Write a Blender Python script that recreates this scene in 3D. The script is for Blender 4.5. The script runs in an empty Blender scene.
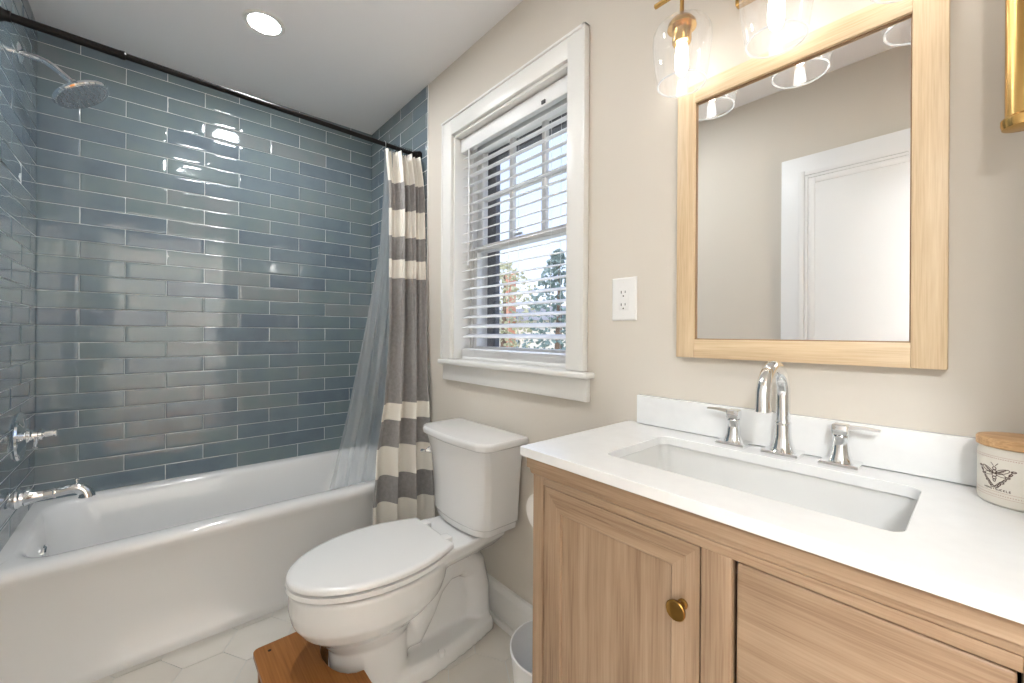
import bpy, bmesh, math, random
from mathutils import Vector, Matrix, noise
random.seed(7)
PI = math.pi
SC = bpy.context.scene
COL = SC.collection

# ------------------------------------------------------------------ camera
cam_d = bpy.data.cameras.new('camera'); cam = bpy.data.objects.new('camera', cam_d); COL.objects.link(cam)
SC.camera = cam
F_PX, CY_PX = 412.45, 333.2
cam_d.sensor_fit = 'HORIZONTAL'; cam_d.sensor_width = 36.0
cam_d.lens = F_PX * 36.0 / 1024.0
cam_d.shift_y = -(341.5 - CY_PX) / 1024.0
cam_d.clip_start = 0.02; cam_d.clip_end = 400
fw = Vector((-0.7533085, 0.65766732, 0.0)); rt = Vector((0.65765484, 0.75329422, 0.00615865)); up = Vector((-0.00405034, -0.00463936, 0.99998104))
cam.matrix_world = Matrix(((rt.x, up.x, -fw.x, 2.66783), (rt.y, up.y, -fw.y, -1.08899), (rt.z, up.z, -fw.z, 1.18164), (0, 0, 0, 1)))

# ------------------------------------------------------------------ colour management and sky
SC.view_settings.view_transform = 'Standard'; SC.view_settings.look = 'None'
SC.view_settings.gamma = 1.0; SC.view_settings.use_curve_mapping = False
SC.view_settings.exposure = 1.48
world = bpy.data.worlds.new('world'); SC.world = world; world.use_nodes = True
nt = world.node_tree; nt.nodes.clear()
wo = nt.nodes.new('ShaderNodeOutputWorld'); wb = nt.nodes.new('ShaderNodeBackground')
wtc = nt.nodes.new('ShaderNodeTexCoord'); wsx = nt.nodes.new('ShaderNodeSeparateXYZ'); wcr = nt.nodes.new('ShaderNodeValToRGB')
nt.links.new(wtc.outputs['Generated'], wsx.inputs[0]); nt.links.new(wsx.outputs['Z'], wcr.inputs[0])
cr = wcr.color_ramp
cr.elements[0].position = 0.0; cr.elements[0].color = (0.93, 0.95, 0.98, 1)
cr.elements[1].position = 0.55; cr.elements[1].color = (0.44, 0.58, 0.98, 1)
e = cr.elements.new(0.14); e.color = (0.62, 0.74, 1.0, 1)
nt.links.new(wcr.outputs[0], wb.inputs[0]); wb.inputs[1].default_value = .66
nt.links.new(wb.outputs[0], wo.inputs[0])

# sun, high on the far side of the house: only the garden outside catches it
sd = bpy.data.lights.new('sun', 'SUN'); sd.energy = 1.1; sd.angle = 0.01; sd.color = (1, .96, .9)
so = bpy.data.objects.new('sun', sd); COL.objects.link(so); so.rotation_euler = (math.radians(-38), math.radians(-22), 0)
so.rotation_euler = Vector((0.35, -0.75, 1.0)).to_track_quat('Z', 'Y').to_euler()
so.location = (2, -8, 9)

H = 2.486            # ceiling height
YF = -1.466          # front wall
XR = 2.83            # right wall

# ------------------------------------------------------------------ materials
def srgb(r, g, b):
    f = lambda c: (c/255/12.92) if c/255 <= .04045 else ((c/255+.055)/1.055)**2.4
    return (f(r), f(g), f(b), 1)
def newmat(name):
    m = bpy.data.materials.new(name); m.use_nodes = True
    return m, m.node_tree, m.node_tree.nodes['Principled BSDF']
def link(t, a, b): t.links.new(a, b)
def plain(name, col, rough=.5, metal=0, spec=.5, bump=0, bscale=200, coat=0, var=0, vscale=6, sheen=0):
    m, t, p = newmat(name)
    p.inputs['Base Color'].default_value = col; p.inputs['Roughness'].default_value = rough
    p.inputs['Metallic'].default_value = metal; p.inputs['Specular IOR Level'].default_value = spec
    p.inputs['Coat Weight'].default_value = coat; p.inputs['Coat Roughness'].default_value = .04
    p.inputs['Sheen Weight'].default_value = sheen
    tc = t.nodes.new('ShaderNodeTexCoord')
    if bump:
        n = t.nodes.new('ShaderNodeTexNoise'); n.inputs['Scale'].default_value = bscale; n.inputs['Detail'].default_value = 3
        b = t.nodes.new('ShaderNodeBump'); b.inputs['Strength'].default_value = bump; b.inputs['Distance'].default_value = .002
        link(t, tc.outputs['Object'], n.inputs['Vector']); link(t, n.outputs['Fac'], b.inputs['Height']); link(t, b.outputs[0], p.inputs['Normal'])
    if var:
        n = t.nodes.new('ShaderNodeTexNoise'); n.inputs['Scale'].default_value = vscale; n.inputs['Detail'].default_value = 4
        r = t.nodes.new('ShaderNodeValToRGB')
        r.color_ramp.elements[0].position = .3; r.color_ramp.elements[1].position = .7
        r.color_ramp.elements[0].color = tuple(c*(1-var) for c in col[:3])+(1,); r.color_ramp.elements[1].color = tuple(min(1, c*(1+var)) for c in col[:3])+(1,)
        link(t, tc.outputs['Object'], n.inputs['Vector']); link(t, n.outputs['Fac'], r.inputs[0]); link(t, r.outputs[0], p.inputs['Base Color'])
    return m
def wood(name, dark, mid, light, axis, freq=1.0, rough=.45, spec=.35):
    m, t, p = newmat(name)
    tc = t.nodes.new('ShaderNodeTexCoord'); mp = t.nodes.new('ShaderNodeMapping')
    sc = [26*freq]*3; sc[axis] = 1.3*freq; mp.inputs['Scale'].default_value = sc
    n1 = t.nodes.new('ShaderNodeTexNoise'); n1.inputs['Scale'].default_value = 1.0; n1.inputs['Detail'].default_value = 5; n1.inputs['Distortion'].default_value = .5
    mp2 = t.nodes.new('ShaderNodeMapping'); sc2 = [210*freq]*3; sc2[axis] = 6*freq; mp2.inputs['Scale'].default_value = sc2
    n2 = t.nodes.new('ShaderNodeTexNoise'); n2.inputs['Scale'].default_value = 1.0; n2.inputs['Detail'].default_value = 2
    mx = t.nodes.new('ShaderNodeMath'); mx.operation = 'MULTIPLY_ADD'; mx.inputs[1].default_value = .42
    ms = t.nodes.new('ShaderNodeMath'); ms.operation = 'MULTIPLY'; ms.inputs[1].default_value = .58
    r = t.nodes.new('ShaderNodeValToRGB'); cr = r.color_ramp
    cr.elements[0].position = .33; cr.elements[0].color = dark; cr.elements[1].position = .66; cr.elements[1].color = light
    e = cr.elements.new(.49); e.color = mid
    link(t, tc.outputs['Object'], mp.inputs[0]); link(t, mp.outputs[0], n1.inputs['Vector'])
    link(t, tc.outputs['Object'], mp2.inputs[0]); link(t, mp2.outputs[0], n2.inputs['Vector'])
    link(t, n1.outputs['Fac'], ms.inputs[0]); link(t, n2.outputs['Fac'], mx.inputs[0]); link(t, ms.outputs[0], mx.inputs[2])
    link(t, mx.outputs[0], r.inputs[0]); link(t, r.outputs[0], p.inputs['Base Color'])
    b = t.nodes.new('ShaderNodeBump'); b.inputs['Strength'].default_value = .15; b.inputs['Distance'].default_value = .001
    link(t, n2.outputs['Fac'], b.inputs['Height']); link(t, b.outputs[0], p.inputs['Normal'])
    p.inputs['Roughness'].default_value = rough; p.inputs['Specular IOR Level'].default_value = spec
    return m
def thin_glass(name, tint=(1, 1, 1, 1), gloss=.06, edge=.5, haze=0.0):
    m, t, p = newmat(name); t.nodes.remove(p)
    out = t.nodes['Material Output']
    tr = t.nodes.new('ShaderNodeBsdfTransparent'); tr.inputs[0].default_value = tint
    gl = t.nodes.new('ShaderNodeBsdfGlossy'); gl.inputs['Roughness'].default_value = .02
    lw = t.nodes.new('ShaderNodeLayerWeight'); lw.inputs['Blend'].default_value = .35
    r = t.nodes.new('ShaderNodeMapRange'); r.inputs['To Min'].default_value = gloss; r.inputs['To Max'].default_value = edge
    pw = t.nodes.new('ShaderNodeMath'); pw.operation = 'POWER'; pw.inputs[1].default_value = 2.2
    mx = t.nodes.new('ShaderNodeMixShader')
    link(t, lw.outputs['Facing'], pw.inputs[0]); link(t, pw.outputs[0], r.inputs['Value'])
    link(t, r.outputs[0], mx.inputs[0]); link(t, tr.outputs[0], mx.inputs[1]); link(t, gl.outputs[0], mx.inputs[2])
    if haze:
        df = t.nodes.new('ShaderNodeBsdfDiffuse'); df.inputs[0].default_value = (.9, .92, .94, 1)
        tl = t.nodes.new('ShaderNodeBsdfTranslucent'); tl.inputs[0].default_value = (.9, .92, .94, 1)
        a = t.nodes.new('ShaderNodeMixShader'); a.inputs[0].default_value = .5
        b = t.nodes.new('ShaderNodeMixShader'); b.inputs[0].default_value = haze
        link(t, df.outputs[0], a.inputs[1]); link(t, tl.outputs[0], a.inputs[2])
        link(t, mx.outputs[0], b.inputs[1]); link(t, a.outputs[0], b.inputs[2]); link(t, b.outputs[0], out.inputs[0])
    else: link(t, mx.outputs[0], out.inputs[0])
    return m
def emit(name, col, s):
    m, t, p = newmat(name); p.inputs['Base Color'].default_value = (1, 1, 1, 1)
    p.inputs['Emission Color'].default_value = col; p.inputs['Emission Strength'].default_value = s
    return m

M = {}
M['paint'] = plain('greige_paint', srgb(217, 210, 199), .7, bump=.05, bscale=300, spec=.3)
M['ceil'] = plain('ceiling_paint', srgb(244, 244, 245), .85, spec=.2)
M['trim'] = plain('white_trim_paint', srgb(236, 235, 231), .35)
M['blind'] = plain('blind_white', srgb(240, 240, 240), .4)
M['grout'] = plain('grout', srgb(214, 218, 218), .8)
M['porc'] = plain('porcelain', srgb(232, 232, 231), .12, coat=.6)
M['seatp'] = plain('seat_plastic', srgb(236, 236, 235), .22, coat=.3)
M['tub'] = plain('tub_enamel', srgb(234, 234, 233), .14, coat=.5)
M['chrome'] = plain('chrome', (.86, .87, .88, 1), .07, metal=1)
M['chromed'] = plain('dark_chrome', (.45, .46, .48, 1), .25, metal=1)  # darker, rougher chrome for the shower spray face
M['brass'] = plain('brushed_brass', srgb(206, 168, 104), .26, metal=1)
M['brassd'] = plain('aged_brass', srgb(140, 106, 54), .3, metal=1)
M['black'] = plain('black_metal', srgb(18, 14, 14), .4, spec=.2)
M['quartz'] = plain('quartz', srgb(238, 239, 239), .16, var=.02, vscale=30, coat=.2)
M['sink'] = plain('sink_porcelain', srgb(232, 232, 230), .14, coat=.5)
M['cream'] = plain('cream_cloth', srgb(238, 233, 223), .9, bump=.3, bscale=900, sheen=.2)
M['taupe'] = plain('taupe_cloth', srgb(150, 147, 145), .9, bump=.3, bscale=900, var=.10, vscale=60, sheen=.2)
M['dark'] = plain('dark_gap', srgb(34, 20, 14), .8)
M['plate'] = plain('outlet_plastic', srgb(238, 238, 236), .3)
M['slot'] = plain('outlet_slot', srgb(60, 58, 56), .6)
M['binw'] = plain('bin_plastic', srgb(236, 237, 238), .35)
M['paper'] = plain('tissue_paper', srgb(240, 236, 230), .95, bump=.2)
M['wax'] = plain('candle_label', srgb(222, 216, 204), .45, var=.02)
M['ink'] = plain('label_ink', srgb(96, 78, 72), .7)
M['pink'] = plain('label_rose_ink', srgb(196, 160, 148), .7)
M['rubber_and_shade'] = plain('rubber_and_shade', srgb(60, 60, 62), .5)  # clip rubber, also the dark filling that shades the seat gaps
M['doorw'] = plain('door_paint', srgb(236, 237, 238), .4)
M['groove'] = plain('door_groove', srgb(206, 207, 208), .6)
M['extdark'] = plain('exterior_dark_paint', srgb(92, 94, 100), .6)
M['grass'] = plain('dry_lawn', srgb(196, 190, 160), .95, var=.15, vscale=1.5)
M['bark'] = plain('bark', srgb(120, 100, 84), .9)
M['leafd'] = plain('dark_needles', srgb(128, 146, 140), .9, var=.3, vscale=9)
M['leafl'] = plain('olive_leaves', srgb(196, 194, 160), .9, var=.3, vscale=9)
M['house'] = plain('pale_siding', srgb(226, 220, 208), .8)
M['roofm'] = plain('grey_shingle', srgb(150, 148, 146), .9)
M['brick'] = plain('orange_brick', srgb(206, 150, 124), .9, var=.1, vscale=12)
M['mirror'] = plain('mirror_silver', (.93, .94, .94, 1), .0, metal=1)
oak = (srgb(138, 113, 90), srgb(160, 135, 110), srgb(175, 151, 126))
M['oakx'] = wood('oak_x', *oak, 0, 1.5); M['oakz'] = wood('oak_z', *oak, 2, 1.5)
lo = (srgb(204, 176, 140), srgb(219, 194, 158), srgb(230, 208, 176))
M['lightx'] = wood('light_oak_x', *lo, 0, 2.0); M['lightz'] = wood('light_oak_z', *lo, 2, 2.0)
bam = (srgb(128, 80, 36), srgb(152, 98, 46), srgb(170, 114, 60))
M['bamboo'] = wood('bamboo', *bam, 0, .8, .35)
M['lip_shade'] = plain('lip_shade_brown', srgb(150, 118, 84), .5)  # darker brown carries the shade along the inside of the mirror frame
M['lid'] = wood('lid_wood', srgb(176, 136, 92), srgb(200, 160, 116), srgb(216, 178, 134), 0, 2)
M['glass'] = thin_glass('clear_shade_glass', (1, 1, 1, 1), .05, .7, haze=.07)  # a little white haze mixed in for the lamps' glow
M['rim'] = thin_glass('shade_rim_glass', (1, 1, 1, 1), .2, .8, haze=.55)
M['pane'] = thin_glass('window_glass', (1, 1, 1, 1), .04, .4)
M['liner'] = thin_glass('clear_liner_plastic', (.97, .98, .99, 1), .07, .6, haze=.32)
M['bulb'] = emit('warm_bulb', (1, .98, .95, 1), 6.2)
M['can'] = emit('downlight_lens', (.96, .98, 1, 1), 120)
M['can_fill'] = emit('fill_downlight_lens', (.95, .98, 1, 1), 66)  # lens of the added fill downlight
M['hall_fill'] = emit('hall_fill_lamp', (.95, .98, 1, 1), 46)  # glow of the added hallway fill lights

# glazed wall tile: colour differs tile by tile (attribute written on the mesh)
def tile_mat():
    m, t, p = newmat('glazed_blue_tile')
    at = t.nodes.new('ShaderNodeAttribute'); at.attribute_name = 'tone'
    r = t.nodes.new('ShaderNodeValToRGB'); cr = r.color_ramp
    cr.elements[0].position = 0; cr.elements[0].color = srgb(102, 116, 128)
    cr.elements[1].position = 1; cr.elements[1].color = srgb(128, 136, 139)
    e = cr.elements.new(.35); e.color = srgb(112, 127, 136); e = cr.elements.new(.7); e.color = srgb(118, 133, 136)
    tc = t.nodes.new('ShaderNodeTexCoord')
    n = t.nodes.new('ShaderNodeTexNoise'); n.inputs['Scale'].default_value = 9; n.inputs['Detail'].default_value = 3
    ad = t.nodes.new('ShaderNodeMath'); ad.operation = 'MULTIPLY_ADD'; ad.inputs[1].default_value = 1.1; ad.inputs[2].default_value = -.55
    sm = t.nodes.new('ShaderNodeMath'); sm.operation = 'ADD'
    link(t, tc.outputs['Object'], n.inputs['Vector']); link(t, n.outputs['Fac'], ad.inputs[0])
    link(t, ad.outputs[0], sm.inputs[0]); link(t, at.outputs['Fac'], sm.inputs[1]); link(t, sm.outputs[0], r.inputs[0])
    link(t, r.outputs[0], p.inputs['Base Color'])
    p.inputs['Roughness'].default_value = .07; p.inputs['Specular IOR Level'].default_value = .6
    p.inputs['Coat Weight'].default_value = .4; p.inputs['Coat Roughness'].default_value = .03
    return m
M['tile'] = tile_mat()
def hex_mat():
    m, t, p = newmat('hexagon_porcelain')
    at = t.nodes.new('ShaderNodeAttribute'); at.attribute_name = 'tone'
    r = t.nodes.new('ShaderNodeValToRGB'); cr = r.color_ramp
    cr.elements[0].color = srgb(214, 208, 198); cr.elements[1].color = srgb(228, 224, 216)
    tc = t.nodes.new('ShaderNodeTexCoord')
    n = t.nodes.new('ShaderNodeTexNoise'); n.inputs['Scale'].default_value = 7; n.inputs['Detail'].default_value = 5
    ad = t.nodes.new('ShaderNodeMath'); ad.operation = 'MULTIPLY_ADD'; ad.inputs[1].default_value = 1.2; ad.inputs[2].default_value = -.6
    sm = t.nodes.new('ShaderNodeMath'); sm.operation = 'ADD'
    link(t, tc.outputs['Object'], n.inputs['Vector']); link(t, n.outputs['Fac'], ad.inputs[0])
    link(t, ad.outputs[0], sm.inputs[0]); link(t, at.outputs['Fac'], sm.inputs[1]); link(t, sm.outputs[0], r.inputs[0])
    link(t, r.outputs[0], p.inputs['Base Color']); p.inputs['Roughness'].default_value = .35
    return m
M['hex'] = hex_mat()

# ------------------------------------------------------------------ mesh helpers
def B(): return bmesh.new()
def add_box(bm, x0, x1, y0, y1, z0, z1, bev=0, mi=0, seg=2):
    g = bmesh.ops.create_cube(bm, size=1)
    vs = g['verts']
    for v in vs:
        v.co = Vector(((x0+x1)/2+v.co.x*(x1-x0), (y0+y1)/2+v.co.y*(y1-y0), (z0+z1)/2+v.co.z*(z1-z0)))
    fs = list({f for v in vs for f in v.link_faces})
    for f in fs: f.material_index = mi
    if bev:
        es = list({e for v in vs for e in v.link_edges})
        r = bmesh.ops.bevel(bm, geom=es, offset=bev, segments=seg, profile=.5, affect='EDGES')
        for f in r['faces']: f.material_index = mi
def frame_of(d):
    d = d.normalized(); a = Vector((0, 0, 1)) if abs(d.z) < .9 else Vector((1, 0, 0))
    u = d.cross(a).normalized(); return u, d.cross(u).normalized()
def add_tube(bm, pts, rad, n=20, caps=True, mi=0):
    pts = [Vector(p) for p in pts]
    if not hasattr(rad, '__len__'): rad = [rad]*len(pts)
    rings = []; u = None
    for i, p in enumerate(pts):
        d = (pts[min(i+1, len(pts)-1)]-pts[max(i-1, 0)]).normalized()
        if u is None: u, w = frame_of(d)
        else:
            u = (u-d*u.dot(d)).normalized(); w = d.cross(u).normalized()
        rings.append([bm.verts.new(p+(u*math.cos(2*PI*k/n)+w*math.sin(2*PI*k/n))*rad[i]) for k in range(n)])
    for a, b in zip(rings, rings[1:]):
        for k in range(n):
            f = bm.faces.new((a[k], a[(k+1) % n], b[(k+1) % n], b[k])); f.material_index = mi
    if caps:
        f = bm.faces.new(list(reversed(rings[0]))); f.material_index = mi
        f = bm.faces.new(rings[-1]); f.material_index = mi
def add_lathe(bm, prof, org, axis=(0, 0, 1), n=40, mi=0, cap0=True, cap1=True):
    ax = Vector(axis).normalized(); u, w = frame_of(ax); o = Vector(org); rings = []
    for r, h in prof:
        rings.append([bm.verts.new(o+ax*h+(u*math.cos(2*PI*k/n)+w*math.sin(2*PI*k/n))*max(r, 1e-5)) for k in range(n)])
    for a, b in zip(rings, rings[1:]):
        for k in range(n):
            f = bm.faces.new((a[k], a[(k+1) % n], b[(k+1) % n], b[k])); f.material_index = mi
    if cap0: f = bm.faces.new(list(reversed(rings[0]))); f.material_index = mi
    if cap1: f = bm.faces.new(rings[-1]); f.material_index = mi
def add_loft(bm, rings, cap0=True, cap1=True, mi=0):
    R = [[bm.verts.new(Vector(p)) for p in r] for r in rings]; n = len(R[0])
    for a, b in zip(R, R[1:]):
        for k in range(n):
            f = bm.faces.new((a[k], a[(k+1) % n], b[(k+1) % n], b[k])); f.material_index = mi
    if cap0: f = bm.faces.new(list(reversed(R[0]))); f.material_index = mi
    if cap1: f = bm.faces.new(R[-1]); f.material_index = mi
def add_prism(bm, poly, z0, z1, mi=0):
    add_loft(bm, [[(x, y, z0) for x, y in poly], [(x, y, z1) for x, y in poly]], mi=mi)
def obj(name, bm, mats, parent=None, smooth=True, angle=35):
    bmesh.ops.recalc_face_normals(bm, faces=bm.faces[:])
    if parent is not None:
        off = Vector((0, 0, 0)); q = parent
        while q is not None: off += q.location; q = q.parent
        for v in bm.verts: v.co -= off
    me = bpy.data.meshes.new(name)
    if smooth:
        for f in bm.faces: f.smooth = True
        for e in bm.edges:
            if len(e.link_faces) == 2 and e.calc_face_angle(0) > math.radians(angle): e.smooth = False
    bm.to_mesh(me); bm.free()
    for m in (mats if isinstance(mats, (list, tuple)) else [mats]): me.materials.append(m)
    o = bpy.data.objects.new(name, me); COL.objects.link(o)
    if parent is not None: o.parent = parent
    return o
def thing(name, label, cat, loc=(0, 0, 0), group=None):
    o = bpy.data.objects.new(name, None); COL.objects.link(o); o.location = loc; o.empty_display_size = .05
    o['label'] = label; o['category'] = cat
    if group: o['group'] = group
    return o
def tag(o, label, cat, group=None):
    o['label'] = label; o['category'] = cat
    if group: o['group'] = group
    return o
def struct(name, bm, m, parent=None, smooth=False):
    o = obj(name, bm, m, parent, smooth)
    if parent is None: o['kind'] = 'structure'
    return o

# ------------------------------------------------------------------ room shell
WX0, WX1, WZ0, WZ1 = .992, 1.722, 1.045, 2.125      # window opening
WT = .20                                            # outer wall thickness
def wall_y_with_hole(bm, x0, x1, y0, y1, hx0, hx1, hz0, hz1, mi=0):
    add_box(bm, x0, hx0, y0, y1, 0, H, mi=mi); add_box(bm, hx1, x1, y0, y1, 0, H, mi=mi)
    add_box(bm, hx0, hx1, y0, y1, 0, hz0, mi=mi); add_box(bm, hx0, hx1, y0, y1, hz1, H, mi=mi)
bm = B(); wall_y_with_hole(bm, -.12, XR+.1, 0, WT, WX0, WX1, WZ0-.0, WZ1)
wall_back = struct('wall_back', bm, M['paint'])
bm = B(); add_box(bm, -.12, 0, YF-.12, 0, 0, H); wall_left = struct('wall_left', bm, M['grout'])
bm = B(); add_box(bm, 0, XR+.1, YF-.12, YF, 0, H); wall_front = struct('wall_front', bm, M['paint'])
# right wall with the doorway the photographer looks in from
bm = B(); add_box(bm, XR, XR+.1, -.50, 0, 0, H); add_box(bm, XR, XR+.1, YF, -1.40, 0, H); add_box(bm, XR, XR+.1, -1.40, -.50, 2.14, H)
wall_right = struct('wall_right', bm, M['paint'])
bm = B(); add_box(bm, -.12, XR+.1, YF-.12, WT, H, H+.1); ceiling = struct('ceiling', bm, M['ceil'])
# unseen hallway beyond the doorway, added to bring in soft fill light
bm = B(); add_box(bm, XR+.1, 4.3, -3.0, 1.0, -.1, 0); struct('floor', bm, M['bamboo'])
bm = B(); add_box(bm, XR+.1, 4.3, -3.0, 1.0, H, H+.1); struct('ceiling', bm, M['ceil'])
bm = B(); add_box(bm, 4.3, 4.4, -3.0, 1.0, 0, H); struct('wall_hall', bm, M['trim'])
bm = B(); add_box(bm, XR+.1, 4.3, 1.0, 1.1, 0, H); add_box(bm, XR+.1, 4.3, -3.1, -3.0, 0, H)
add_box(bm, XR+.1, XR+.2, WT, 1.0, 0, H); add_box(bm, XR+.1, XR+.2, -3.0, YF-.12, 0, H); struct('wall_hall_ends', bm, M['paint'])

# floor: grout bed with separate hexagon tiles in one mesh
bm = B(); add_box(bm, -.12, XR+.1, YF-.12, WT, -.1, -.0015, mi=0)
tone = {}
w = .2027; s = w/math.sqrt(3); ins = .0011
cx0, cy0 = .828+w/2, -.9445
for j in range(-4, 7):
    for i in range(-6, 12):
        cx = cx0+i*w+(w/2 if j % 2 else 0); cy = cy0+j*1.5*s
        if not (.45 < cx < XR+.1 and YF-.1 < cy < .1): continue
        rr = s-ins*1.155
        ring = [(cx+rr*math.cos(PI/6+k*PI/3), cy+rr*math.sin(PI/6+k*PI/3)) for k in range(6)]
        ring = [(min(x, XR), max(YF, min(0, y))) for x, y in ring]
        if len({(round(a, 4), round(b, 4)) for a, b in ring}) < 6: continue
        n0 = len(bm.verts)
        add_prism(bm, ring, -.004, 0, mi=1)
        bm.verts.ensure_lookup_table()
        tv = random.random()
        for q in range(n0, len(bm.verts)): tone[q] = tv
me_n = len(bm.verts)
floor = struct('floor', bm, [M['grout'], M['hex']])
at = floor.data.attributes.new('tone', 'FLOAT', 'POINT')
for q in range(me_n): at.data[q].value = tone.get(q, .5)

# glazed subway tiles: real relief, one mesh per wall
TP, TH, ZT, ZB = .07585, .14968, 2.41747, .43
def tile_field(name, parent, P, u_max, joints_even, joints_odd, nrm):
    """P(u, z) -> point on the wall face, nrm = outward normal; joints = first joint offset on even/odd rows"""
    bm = B(); vals = []
    for r in range(0, 27):
        z1 = H if r == 0 else ZT-(r-1)*TP; z0 = ZT-r*TP
        if r == 26: z0 = min(z0, .4462)
        j0 = joints_even if r % 2 == 0 else joints_odd
        js = [0.0]; u = j0
        while u > 2*TH: u -= 2*TH
        while u < u_max-.004:
            if u > .004: js.append(u)
            u += 2*TH
        js.append(u_max)
        for a, b in zip(js, js[1:]):
            g = .00125; ua, ub, za, zb = a+g, b-g, z0+g, z1-g
            if ub-ua < .004: continue
            nx = max(3, int((ub-ua)/.022)+3); nz = 6
            tv = min(1, max(0, random.gauss(.5, .27)))
            sx, sz = random.gauss(0, .0042), random.gauss(0, .0042); seed = Vector((random.random()*50, random.random()*50, random.random()*50))
            us = [0, .0012, .004]+[(ub-ua)*k/(nx-1) for k in range(1, nx-1) if .006 < (ub-ua)*k/(nx-1) < ub-ua-.006]+[ub-ua-.004, ub-ua-.0012, ub-ua]
            zs = [0, .0012, .004]+[(zb-za)*k/(nz-1) for k in range(1, nz-1)]+[zb-za-.004, zb-za-.0012, zb-za]
            us = sorted(set(us)); grid = []
            for zz in zs:
                row = []
                for uu in us:
                    d = min(uu, ub-ua-uu, zz, zb-za-zz)
                    h = .0002 if d <= 0 else (.0011 if d < .003 else .0015)
                    h += sx*(uu-(ub-ua)/2)+sz*(zz-(zb-za)/2)
                    h += .00075*noise.noise(seed+Vector((uu*16, zz*26, 0))) + .00024*noise.noise(seed+Vector((uu*60, zz*60, 5)))
                    row.append(bm.verts.new(P(ua+uu, za+zz)+nrm*h)); vals.append(tv)
                grid.append(row)
            for i in range(len(zs)-1):
                for k in range(len(us)-1):
                    bm.faces.new((grid[i][k], grid[i][k+1], grid[i+1][k+1], grid[i+1][k]))
    me = bpy.data.meshes.new(name)
    f0 = bm.faces[:][0]; f0.normal_update()
    if f0.normal.dot(nrm) < 0: bmesh.ops.reverse_faces(bm, faces=bm.faces[:])
    for f in bm.faces: f.smooth = True
    bm.to_mesh(me); bm.free(); me.materials.append(M['tile'])
    a = me.attributes.new('tone', 'FLOAT', 'POINT')
    for i, v in enumerate(vals): a.data[i].value = v
    o = bpy.data.objects.new(name, me); COL.objects.link(o); o.parent = parent
    return o
XE = .7387
tile_field('tile_cladding', wall_left, lambda u, z: Vector((.0005, YF+u, z)), -YF, .131, .131+TH, Vector((1, 0, 0)))
bm = B(); add_box(bm, .0, XE, -.0012, .001, .40, H); g1 = struct('grout_bed', bm, M['grout'], wall_back)
tile_field('tile_cladding', wall_back, lambda u, z: Vector((u, -.0015, z)), XE, .1237, .2734, Vector((0, -1, 0)))
bm = B(); add_box(bm, XE, XE+.006, -.004, .001, .40, H, .001); struct('tile_edge_strip', bm, M['trim'], wall_back)
bm = B(); add_box(bm, .0, XE, YF-.001, YF+.0012, .40, H); struct('grout_bed', bm, M['grout'], wall_front)
tile_field('tile_cladding', wall_front, lambda u, z: Vector((u, YF+.0015, z)), XE, .115, .264, Vector((0, 1, 0)))

# baseboard with cap and shoe
def baseboard(name, x0, x1, y, sgn):
    bm = B()
    prof = [(0, 0), (.030, 0), (.030, .012), (.026, .020), (.016, .022), (.016, .118), (.020, .122), (.020, .130), (.013, .142), (.010, .150), (0, .152)]
    add_loft(bm, [[(x, y-sgn*d, z) for d, z in prof] for x in (x0, x1)])
    return struct(name, bm, M['trim'], smooth=True)
baseboard('baseboard_back', XE+.008, XR, 0, 1)
baseboard('baseboard_front', XE+.008, 1.93, YF, -1)

# ------------------------------------------------------------------ window
bm = B()
CF = -.020
add_box(bm, .915, WX0, CF, 0, WZ0+.012, 2.200, .003); add_box(bm, WX1, 1.797, CF, 0, WZ0+.012, 2.200, .003)
add_box(bm, WX0-.002, WX1+.002, CF+.0005, 0, WZ1, 2.1995, .003)
# thin backband along the outside edge
add_box(bm, .913, .923, CF-.004, 0, WZ0+.012, 2.206, .002); add_box(bm, 1.791, 1.803, CF-.006, 0, WZ0+.012, 2.206, .002); add_box(bm, .909, 1.803, CF-.006, 0, 2.196, 2.206, .002)
wcas = struct('window_1', bm, M['trim'], smooth=True)
# jamb lining
bm = B(); t = .012
add_box(bm, WX0, WX0+t, -.004, WT, WZ0+.012, WZ1); add_box(bm, WX1-t, WX1, -.004, WT, WZ0+.012, WZ1); add_box(bm, WX0, WX1, -.004, WT, WZ1-t, WZ1); add_box(bm, WX0, WX1, .02, WT, WZ0-.01, WZ0+.012)
add_box(bm, WX0+t, WX0+t+.02, .088, .094, WZ0+.012, WZ1-t); add_box(bm, WX1-t-.02, WX1-t, .088, .094, WZ0+.012, WZ1-t)
struct('window_jamb', bm, M['trim'], wcas)
bm = B(); add_box(bm, .922, 1.832, -.046, .02, WZ0-.011, WZ0+.010, .006, seg=3); struct('window_sill', bm, M['trim'], wcas, smooth=True)
bm = B(); add_box(bm, .930, 1.815, -.020, 0, .957, WZ0-.011, .003); struct('window_apron', bm, M['trim'], wcas, smooth=True)
def sash(name, x0, x1, y0, y1, z0, z1, st, top, bot, munt):
    bm = B()
    add_box(bm, x0, x0+st, y0, y1, z0, z1, .002); add_box(bm, x1-st, x1, y0, y1, z0, z1, .002)
    add_box(bm, x0+st, x1-st, y0, y1, z1-top, z1, .002); add_box(bm, x0+st, x1-st, y0, y1, z0, z0+bot, .002)
    if munt:
        for k in (1, 2):
            xm = x0+st+(x1-x0-2*st)*k/3; add_box(bm, xm-.012, xm+.012, y0+.004, y1-.004, z0+bot, z1-top, .003)
        zm = (z0+bot+z1-top)/2; add_box(bm, x0+st, x1-st, y0+.004, y1-.004, zm-.012, zm+.012, .003)
    s = struct(name, bm, M['trim'], wcas, smooth=True)
    bm = B(); add_box(bm, x0+st, x1-st, (y0+y1)/2-.002, (y0+y1)/2+.002, z0+bot, z1-top); struct('pane', bm, M['pane'], s)
    return s
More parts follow.
